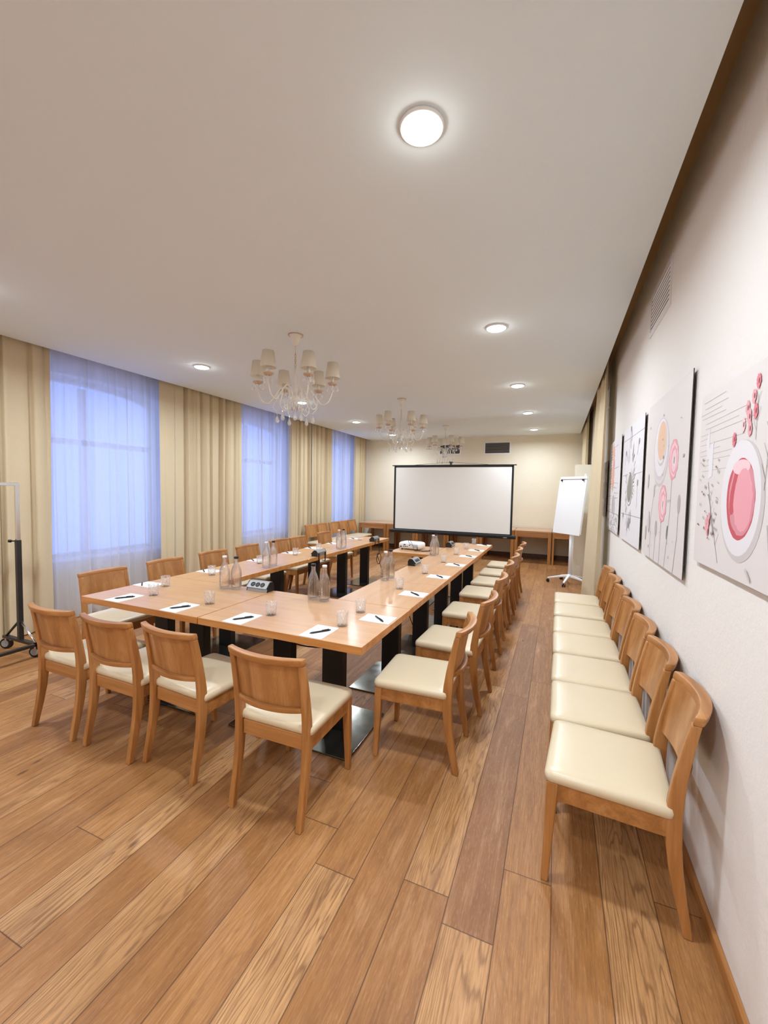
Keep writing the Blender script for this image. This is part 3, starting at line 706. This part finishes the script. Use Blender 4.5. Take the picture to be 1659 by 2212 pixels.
# ------------------------------------------------------------------ flip chart, panel, rack
def make_flipchart():
    bx, by = .24, 7.97
    t = empty('flip_chart', (bx, by, 0)); tag(t, 'white flip chart on a wheeled five-arm base beside the right drape', 'flip chart')
    for k in range(5):
        a = math.radians(-105+72*k); c, s = math.cos(a), math.sin(a)
        l = MB(); secs = []
        for r_, z, hw, hh in ((.02, .135, .022, .02), (.12, .125, .021, .018), (.25, .1, .018, .014), (.36, .075, .015, .011)):
            secs.append([(c*r_-s*dx, s*r_+c*dx, z+dz) for dx, dz in ((-hw, -hh), (hw, -hh), (hw, hh), (-hw, hh))])
        arm = l.loft(secs).build('arm', M['white_plastic'], t, bevel=.006)
        w = MB(); ring = [(.028*math.cos(2*PI*i/16), .028*math.sin(2*PI*i/16)) for i in range(16)]
        for o_ in (-.016, .016):
            w.loft([[(c*(.35+p)-s*(o_-.008), s*(.35+p)+c*(o_-.008), .029+q) for p, q in ring], [(c*(.35+p)-s*(o_+.008), s*(.35+p)+c*(o_+.008), .029+q) for p, q in ring]])
        w.box((c*.35-.006, s*.35-.006, .03), (c*.35+.006, s*.35+.006, .078))
        w.build('wheel', M['black'], arm)
    MB().lathe([(0, .1), (.035, .1), (.035, .15), (.027, .17), (.0, .17)], 20).build('hub', M['white_plastic'], t)
    MB().tube([(0, 0, .15), (0, 0, .97)], .024, 14).build('pole', M['white_plastic'], t)
    MB().tube([(.03, .025, .15), (.03, .025, .97)], .016, 12).build('pole', M['white_plastic'], t)
    # board: yawed, leaning back
    ctr = Vector((.147-bx, 8.0-by, .88)); rt = Vector((.64, -.768, 0)); nr = Vector((-.768, -.64, 0)); tilt = math.radians(7)
    up = Vector((0, 0, 1))*math.cos(tilt) - nr*math.sin(tilt); no = nr*math.cos(tilt) + Vector((0, 0, 1))*math.sin(tilt)
    def slab(u0, u1, v0, v1, d0, d1, name, m, bev=0.):
        q = lambda u, v, d: tuple(ctr + rt*u + up*v + no*d)
        b = MB(); b.loft([[q(u0, v0, d), q(u1, v0, d), q(u1, v1, d), q(u0, v1, d)] for d in (d0, d1)]); return b.build(name, m, t, bevel=bev)
    slab(-.335, .335, .02, 1.02, -.03, -.012, 'board', M['white_plastic'], .004)
    slab(-.33, .33, -.0, .985, -.01, .0, 'paper_block', M['paper'])
    slab(-.3, .34, .985, 1.03, -.014, .016, 'clamp_bar', M['white_plastic'], .004)
    for u in (-.26, .26):
        h = MB(); h.tube([ctr+rt*u+up*.965+no*-.005, ctr+rt*u+up*.965+no*.03], .014, 10); h.build('hook', M['black'], t)
    slab(.27, .3, 1.03, 1.07, -.01, .01, 'top_knob', M['white_plastic'], .004)
make_flipchart()
tag(MB().box((.285, 8.62, 0), (.56, 8.8, 2.15)).build('partition_panel', M['wall_back'], bevel=.006), 'tall plain cream panel standing behind the flip chart', 'panel')

def make_rack():
    t = empty('clothes_rack', (-4.62, 2.19, 0)); tag(t, 'rolling steel clothes rack with dark base at the left edge', 'clothes rack')
    for y in (0, -1.5):
        MB().box((-.019, y-.019, .13), (.019, y+.019, 1.07)).build('lower_post', M['gunmetal'], t, bevel=.002)
        MB().box((-.015, y-.015, 1.05), (.015, y+.015, 1.60)).build('upper_post', M['chrome'], t, bevel=.002)
        MB().box((-.27, y-.02, .105), (.27, y+.02, .13)).build('foot_bar', M['gunmetal'], t, bevel=.002)
        for sx in (-1, 1):
            MB().tube([(sx*.018, y, .30), (sx*.235, y, .128)], .011, 6).build('brace', M['gunmetal' if sx < 0 else 'chrome'], t)
            cs = MB(); cs.box((sx*.24-.012, y-.014, .05), (sx*.24+.012, y+.014, .106)); ca = cs.build('caster', M['chrome'], t)
            w = MB(); ring = [(.05*math.cos(2*PI*i/20), .05*math.sin(2*PI*i/20)) for i in range(20)]
            w.loft([[(sx*.24+p*.9+.0, y+p*.43-.012, .051+q) for p, q in ring], [(sx*.24+p*.9-.0, y+p*.43+.014, .051+q) for p, q in ring]]); w.build('wheel', M['black'], ca)
            h = MB(); ring2 = [(.033*math.cos(2*PI*i/20), .033*math.sin(2*PI*i/20)) for i in range(20)]
            h.loft([[(sx*.24+p*.9, y+p*.43-.016, .051+q) for p, q in ring2], [(sx*.24+p*.9, y+p*.43+.018, .051+q) for p, q in ring2]]); h.build('wheel_hub', M['grey_plastic'], ca)
        k = MB(); k.tube([(-.02, y-.01, 1.06), (-.05, y-.03, 1.06)], .006, 8); k.tube([(-.05, y-.03, 1.06), (-.066, y-.04, 1.06)], .014, 10); k.build('screw_knob', M['black'], t)
    MB().box((-.0145, -1.5, 1.575), (.0145, 0, 1.604)).build('rail', M['chrome'], t, bevel=.002)
    MB().box((.23, -1.52, .105), (.27, .02, .13)).build('long_bar', M['gunmetal'], t, bevel=.002)
make_rack()

# ------------------------------------------------------------------ vents
def make_vent(name, loc, rz, w, h, label):
    t = empty(name, loc, rz); tag(t, label, 'vent', 'wall vents')      # faces -y
    f = MB(); b = .03
    f.box((-w/2, -.008, -h/2), (w/2, 0, -h/2+b)); f.box((-w/2, -.008, h/2-b), (w/2, 0, h/2)); f.box((-w/2, -.008, -h/2+b), (-w/2+b, 0, h/2-b)); f.box((w/2-b, -.008, -h/2+b), (w/2, 0, h/2-b))
    f.build('frame', M['white_plastic'], t)
    MB().box((-w/2+b, -.0015, -h/2+b), (w/2-b, 0, h/2-b)).build('duct_dark_sheet', M['black'], t)  # black sheet, the darkness of the duct painted behind the louvres
    s = MB(); n = 9
    for k in range(n):
        z = -h/2+b+(h-2*b)*(k+.5)/n; hh = (h-2*b)/n*.22
        s.add([(-w/2+b, -.007, z+hh-.005), (w/2-b, -.007, z+hh-.005), (w/2-b, -.002, z-hh-.0), (-w/2+b, -.002, z-hh-.0)], [(0, 1, 2, 3)])
    s.build('louvres', M['grey_plastic'] if rz == 0 else M['white_plastic'], t); return t
make_vent('wall_vent', (-2.68, YB, 2.712), 0, .6, .29, 'louvred vent on the back wall behind the farthest chandelier')
make_vent('wall_vent', (-1.456, YB, 2.722), 0, .66, .32, 'louvred vent on the back wall right of the chandeliers')
make_vent('wall_vent', (XR, 3.27, 2.885), -PI/2, .6, .3, 'white louvred vent high on the right wall above the pictures')
make_vent('wall_vent', (XR, 6.42, 2.885), -PI/2, .6, .3, 'louvred vent high on the right wall beside the drape')

# ------------------------------------------------------------------ chandeliers
def make_chandelier():
    t = empty('chandelier'); t['category'] = 'chandelier'       # origin at the ceiling
    MB().lathe([(.064, 0), (.066, -.004), (.05, -.012), (.04, -.05), (.026, -.085), (.016, -.1), (0, -.1)], 24).build('ceiling_cup', M['offwhite_metal'], t)
    MB().lathe([(.060, -.001), (.069, -.001), (.069, -.007), (.062, -.008)], 24).build('cup_rim', M['gold'], t)
    rod = MB(); rod.tube([(0, 0, -.1), (0, 0, -.16)], .004, 8, 0); rod.tube([(0, 0, -.28), (0, 0, -.56)], .010, 10, 0); rod.build('rod', M['offwhite_metal'], t)
    ch = MB()
    for k in range(6):
        z = -.16-.02*k; a = k*PI/2; c, s = math.cos(a)*.007, math.sin(a)*.007
        ch.tube([(c*math.sin(q), s*math.sin(q), z-.011+.013*math.cos(q)) for q in [2*PI*i/10 for i in range(11)]], .0022, 5)
    ch.build('chain', M['gold'], t)
    MB().lathe([(.0, -.54), (.012, -.54), (.03, -.555), (.043, -.57), (.043, -.585), (.03, -.605), (.02, -.635), (.028, -.65), (.02, -.668), (0, -.675)], 20).build('hub', M['offwhite_metal'], t)
    def drop(p, s, parent):
        m = MB(); x, y, z = p
        m.lathe([(0, 0), (.0045*s, -.004*s), (.0045*s, -.009*s), (.0008, -.013*s), (.0008, -.014*s), (.004*s, -.022*s), (.0125*s, -.045*s), (.013*s, -.052*s), (.008*s, -.062*s), (0, -.067*s)], 8, (x, y, z), 0, False); m.build('crystal_drop', M['crystal'], parent)
    R = .345
    for k in range(6):
        a = math.radians(60*k); c, s = math.cos(a), math.sin(a)
        P = lambda r, z, dt=0.: (c*r-s*dt, s*r+c*dt, z)
        arm = MB(); arm.tube(spline([P(.03, -.57), P(.06, -.50), P(.11, -.475), P(.16, -.52), P(.205, -.585), P(.25, -.63), P(.31, -.60), P(R, -.50), P(R, -.44)], 6), .0055, 7)
        arm.tube(spline([P(.16, -.52), P(.175, -.60), P(.20, -.665), P(.15, -.715), P(.1, -.69), P(.11, -.655), P(.135, -.67)], 6), .004, 6)
        ar = arm.build('arm', M['offwhite_metal'], t)
        bo = MB(); bo.lathe([(.012, -.452), (.03, -.45), (.046, -.438), (.049, -.432), (.044, -.434), (.028, -.444), (.012, -.446)], 16, P(R, 0)); bo.build('drip_dish', M['gold'], ar)
        MB().lathe([(0, -.445), (.014, -.445), (.014, -.37), (0, -.37)], 12, P(R, 0)).build('candle_sleeve', M['offwhite_metal'], ar)
        MB().lathe([(.0695, -.385), (.049, -.245), (.048, -.245), (.0685, -.385), (.0695, -.385)], 24, P(R, 0)).build('shade', M['shade'], ar)
        for dt, rr_ in ((.043, R), (-.043, R), (0, R+.045), (0, R-.045)): drop(P(rr_, -.44, dt), 1.1, ar)
        drop(P(.165, -.712), 1.45, ar)
    for k in range(6):
        a = math.radians(60*k+30); drop((.045*math.cos(a), .045*math.sin(a), -.6), 1.35, t)
    drop((0, 0, -.675), 1.6, t)
    return t
chd = Proto(make_chandelier())
for (x, y, a), l in zip([(-2.283, 3.24, math.radians(-36)), (-2.278, 6.02, math.radians(16)), (-2.281, 8.75, math.radians(5))], ['nearest and largest of the three', 'middle of the three', 'farthest, in front of the back-wall vent']):
    chd.put((x, y, ZC), a, 'white six-arm chandelier with cream shades and crystal drops, ' + l, 'crystal chandeliers')

# ------------------------------------------------------------------ pictures on the right wall (u runs towards the camera, v up)
PX = .562
PM = {k: plain('print_'+k, c, .6) for k, c in dict(ground=rgb(226, 220, 214), white=rgb(232, 229, 229), shadow=rgb(206, 199, 196), line=rgb(168, 160, 156), stem=rgb(150, 148, 140), pink=rgb(232, 164, 172), rose=rgb(222, 122, 136), pale=rgb(240, 206, 208), tea=rgb(214, 146, 154), red=rgb(196, 84, 94), milk=rgb(232, 196, 164), brown=rgb(120, 74, 58), green=rgb(146, 144, 130), peach=rgb(236, 176, 148), grey=rgb(184, 178, 174), lilac=rgb(214, 204, 208), leaf=rgb(120, 128, 116), side=rgb(70, 60, 50)).items()}
KEYS = list(PM)
class Pic:
    def __init__(s, y_far, w, z0, h, ground='ground', us=1.):
        s.yf, s.w, s.z0, s.h, s.b, s.k, s.us = y_far, w, z0, h, MB(), 0, us
        b = s.b; y0, y1 = y_far-w, y_far
        b.box((PX, y0, z0), (PX+.004, y1, z0+h), KEYS.index('side'))
        s.poly([(0, 0), (w/us, 0), (w/us, h), (0, h)], ground)
    def poly(s, pts, key):
        s.k += 1; x = PX-.0003-.00004*s.k
        s.b.add([(x, s.yf-u*s.us, s.z0+v) for u, v in pts], [tuple(range(len(pts)))], KEYS.index(key))
    def ell(s, u, v, a, b_, key, n=36, wob=0., seed=0, rot=0.):
        r = random.Random(seed); q = [1+wob*(r.random()-.5) for _ in range(n)]; c, sn = math.cos(rot), math.sin(rot)
        s.poly([(u+a*q[i]*math.cos(2*PI*i/n)*c-b_*q[i]*math.sin(2*PI*i/n)*sn, v+a*q[i]*math.cos(2*PI*i/n)*sn+b_*q[i]*math.sin(2*PI*i/n)*c) for i in range(n)], key)
    def line(s, pts, wd, key):
        for (u0, v0), (u1, v1) in zip(pts, pts[1:]):
            dx, dy = u1-u0, v1-v0; l = math.hypot(dx, dy) or 1; nx, ny = -dy/l*wd/2, dx/l*wd/2
            s.poly([(u0+nx, v0+ny), (u1+nx, v1+ny), (u1-nx, v1-ny), (u0-nx, v0-ny)], key)
    def done(s, label):
        t = empty('wall_picture', (0, 0, 0)); tag(t, label, 'picture', 'pictures on the right wall')
        s.b.build('print_panel', [PM[k] for k in KEYS], t)
        y0, y1, z0, z1 = s.yf-s.w, s.yf, s.z0, s.z0+s.h
        f = MB(); i = .06
        f.box((PX+.004, y0+i, z0+i), (XR, y0+i+.03, z1-i)); f.box((PX+.004, y1-i-.03, z0+i), (XR, y1-i, z1-i)); f.box((PX+.004, y0+i, z1-i-.03), (XR, y1-i, z1-i)); f.box((PX+.004, y0+i, z0+i), (XR, y1-i, z0+i+.03))
        f.build('rear_frame', M['brown_trim'], t); return t
r = random.Random(5)
# nearest: big cup of red tea with dried flowers
p = Pic(2.195, .9, 1.315, .70, us=.885)
for k in range(14):
    v = .38+.022*k+.006*r.random(); u0 = r.random()*.08; p.line([(u0, v), (u0+.12+r.random()*.5, v+.008*(r.random()-.5))], .0015, 'line')
p.poly([(.1, .5), (.14, .56), (.15, .44), (.12, .42)], 'white'); p.poly([(.14, .47), (.2, .5), (.2, .36), (.15, .35)], 'white')
p.ell(.53, .265, .2, .205, 'shadow'); p.ell(.515, .275, .185, .195, 'white')
p.ell(.525, .272, .132, .138, 'red', wob=.03, seed=2); p.ell(.535, .278, .118, .127, 'tea', wob=.05, seed=3)
p.ell(.47, .30, .035, .09, 'red', wob=.1, seed=5, rot=-.35); p.ell(.52, .38, .08, .025, 'pale')
p.ell(.55, .27, .085, .105, 'pink', wob=.08, seed=8)
def twig(p, u, v, du, dv, n, key='stem'):
    p.line([(u, v), (u+du, v+dv)], .003, key)
    for k in range(n):
        t_ = (k+1)/(n+1); sg = 1 if k % 2 else -1; l = .05*(1-t_*.4)
        p.line([(u+du*t_, v+dv*t_), (u+du*t_+sg*l*.7, v+dv*t_+l)], .0018, key)
twig(p, .33, .03, -.16, .26, 7); twig(p, .26, .12, -.1, .22, 5); twig(p, .72, .3, .03, .3, 8); twig(p, .63, .46, .0, .14, 4); twig(p, .84, .2, .06, .3, 7)
for u, v in ((.52, .52), (.55, .57), (.6, .6), (.62, .55), (.58, .5), (.63, .64), (.44, .48), (.57, .54)): p.ell(u, v, .017, .024, ['pink', 'rose', 'pale'][r.randrange(3)], wob=.3, seed=r.randrange(99)); p.ell(u+.004, v, .006, .009, 'brown')
for u, v in ((.17, .17), (.19, .15), (.2, .19)): p.ell(u, v, .016, .028, 'pink', wob=.3, seed=4); p.ell(u+.01, v-.01, .006, .012, 'brown')
for k in range(34): p.ell(.04+.26*r.random(), .1+.34*r.random(), .004+.006*r.random(), .003+.005*r.random(), ['brown', 'brown', 'line', 'grey'][r.randrange(4)], 7, .5, k)
p.line([(.62, .05), (.66, -.0+.02)], .012, 'shadow'); p.line([(.77, .2), (.81, .06)], .01, 'grey')
p.done('picture of red tea in a white cup with dried flowers, nearest the camera')
# second: milky tea and two pink ranunculus
p = Pic(3.345, .99, 1.192, 1.0)
p.ell(.41, .66, .2, .205, 'shadow'); p.ell(.40, .672, .192, .198, 'ground'); p.ell(.4, .68, .188, .19, 'lilac'); p.ell(.4, .69, .17, .172, 'white')
p.ell(.42, .715, .125, .135, 'shadow'); p.ell(.41, .725, .12, .13, 'white'); p.ell(.415, .73, .108, .116, 'milk')
for u in (.26, .36, .47, .62, .83): pass
p.line([(.70, .5), (.69, .3), (.62, .0)], .008, 'stem'); p.line([(.505, .27), (.49, .0)], .008, 'stem'); p.line([(.27, .42), (.21, .25), (.23, .0)], .006, 'stem'); p.line([(.37, .2), (.35, .0)], .006, 'stem'); p.line([(.86, .33), (.86, .2), (.81, .0)], .007, 'stem')
p.ell(.28, .43, .02, .04, 'grey'); p.ell(.375, .2, .032, .05, 'grey'); p.ell(.865, .36, .028, .05, 'grey'); p.ell(.655, .2, .018, .04, 'leaf', rot=-.2)
for (u, v) in ((.715, .6), (.515, .36)):
    for k, (rr_, key) in enumerate(((.098, 'pink'), (.082, 'pale'), (.068, 'pink'), (.052, 'pale'), (.036, 'pale'), (.02, 'white'))): p.ell(u+.004*k, v-.004*k, rr_, rr_*1.12, key, 24, .16, k+7)
    p.ell(u+.015, v-.01, .008, .02, 'brown', 7, .5, 1)
for k in range(22): p.ell(.05+.9*r.random(), .05+.85*r.random(), .003+.012*r.random(), .003+.008*r.random(), 'grey' if k % 3 else 'shadow', 9, .5, k)
p.ell(.08, .5, .02, .05, 'shadow'); p.ell(.16, .22, .03, .06, 'shadow'); p.ell(.07, .15, .02, .05, 'shadow')
p.done('picture of milky tea with two pink flowers on stems, second from the camera')
# third: cup of green tea among herb leaves
p = Pic(4.5, 1.0, 1.192, 1.0, 'white')
p.line([(0, .9), (1, .89)], .006, 'line'); p.line([(.0, .23), (1, .235)], .006, 'line'); p.line([(.02, .58), (.35, .585)], .005, 'line'); p.line([(.65, .57), (.98, .575)], .005, 'line')
for k in range(46):
    a = r.random()*2*PI; d = .17+.12*r.random()*abs(math.sin(a)+.4); u, v = .44+d*.85*math.cos(a), .47+d*1.25*math.sin(a)
    p.line([(u, v), (u+.07*math.cos(a+r.random()-.5), v+.09*math.sin(a+r.random()-.5))], .006+.006*r.random(), ['leaf', 'green', 'line', 'grey'][r.randrange(4)])
p.ell(.44, .47, .155, .16, 'line'); p.ell(.44, .475, .15, .155, 'white'); p.ell(.445, .47, .125, .13, 'green'); p.ell(.4, .52, .06, .07, 'white'); p.ell(.46, .47, .105, .11, 'leaf'); p.ell(.455, .475, .1, .105, 'green')
for u, v, du, dv in ((.12, .62, .06, .16), (.75, .72, .06, .1), (.82, .3, .0, .2), (.4, .05, .06, .1), (.52, .14, .03, .05), (.14, .16, .01, .06), (.4, .92, .0, .05)): p.line([(u, v), (u+du*.5, v+dv*.6), (u+du, v+dv)], .007, 'grey'); p.ell(u+du, v+dv, .02, .028, 'line', 9, .4, 2)
p.done('picture of green tea in a white cup ringed by herb leaves, third from the camera')
# fourth: cup and orange scarf on white boards
p = Pic(5.66, .99, 1.192, 1.0, 'white')
for k in range(26):
    v = r.random(); u = r.random()*.5; p.line([(u, v), (u+.2+.3*r.random(), v+.03*(r.random()-.5))], .006, ['line', 'grey', 'shadow'][r.randrange(3)])
p.line([(.3, .95), (.45, .8), (.42, .68), (.48, .58), (.36, .48)], .13, 'peach'); p.ell(.4, .85, .07, .09, 'peach', 16, .2, 3); p.ell(.38, .62, .07, .1, 'peach', 16, .2, 4); p.ell(.45, .73, .03, .04, 'rose', 12, .3, 1)
for k in range(14): p.line([(.3+.05*r.random(), .5+.03*k), (.16, .48+.032*k)], .005, 'line')
p.ell(.52, .29, .14, .15, 'line'); p.ell(.52, .295, .135, .145, 'white'); p.ell(.52, .295, .1, .11, 'milk'); p.ell(.52, .295, .095, .105, 'grey')
p.line([(0, .21), (1, .2)], .006, 'line')
for k in range(30): p.line([(r.random(), .16*r.random()), (r.random(), .16*r.random())], .004, 'grey') if k % 3 == 0 else p.ell(r.random(), .2*r.random(), .02, .014, 'shadow', 9, .4, k)
p.done('picture of a cup and peach-coloured ribbon on white boards, fourth from the camera')
# fifth: small, mostly behind the drape
p = Pic(6.53, .7, 1.32, .70, 'lilac')
p.ell(.32, .33, .15, .16, 'white'); p.ell(.32, .33, .11, .12, 'grey')
for u, v, k in ((.5, .56, 'brown'), (.2, .5, 'leaf'), (.14, .22, 'red'), (.55, .12, 'rose'), (.6, .4, 'brown'), (.62, .2, 'red'), (.4, .6, 'leaf'), (.58, .6, 'grey')): p.ell(u, v, .03, .04, k, 9, .4, 3)
p.done('small lilac picture of a cup, farthest, half hidden by the drape')
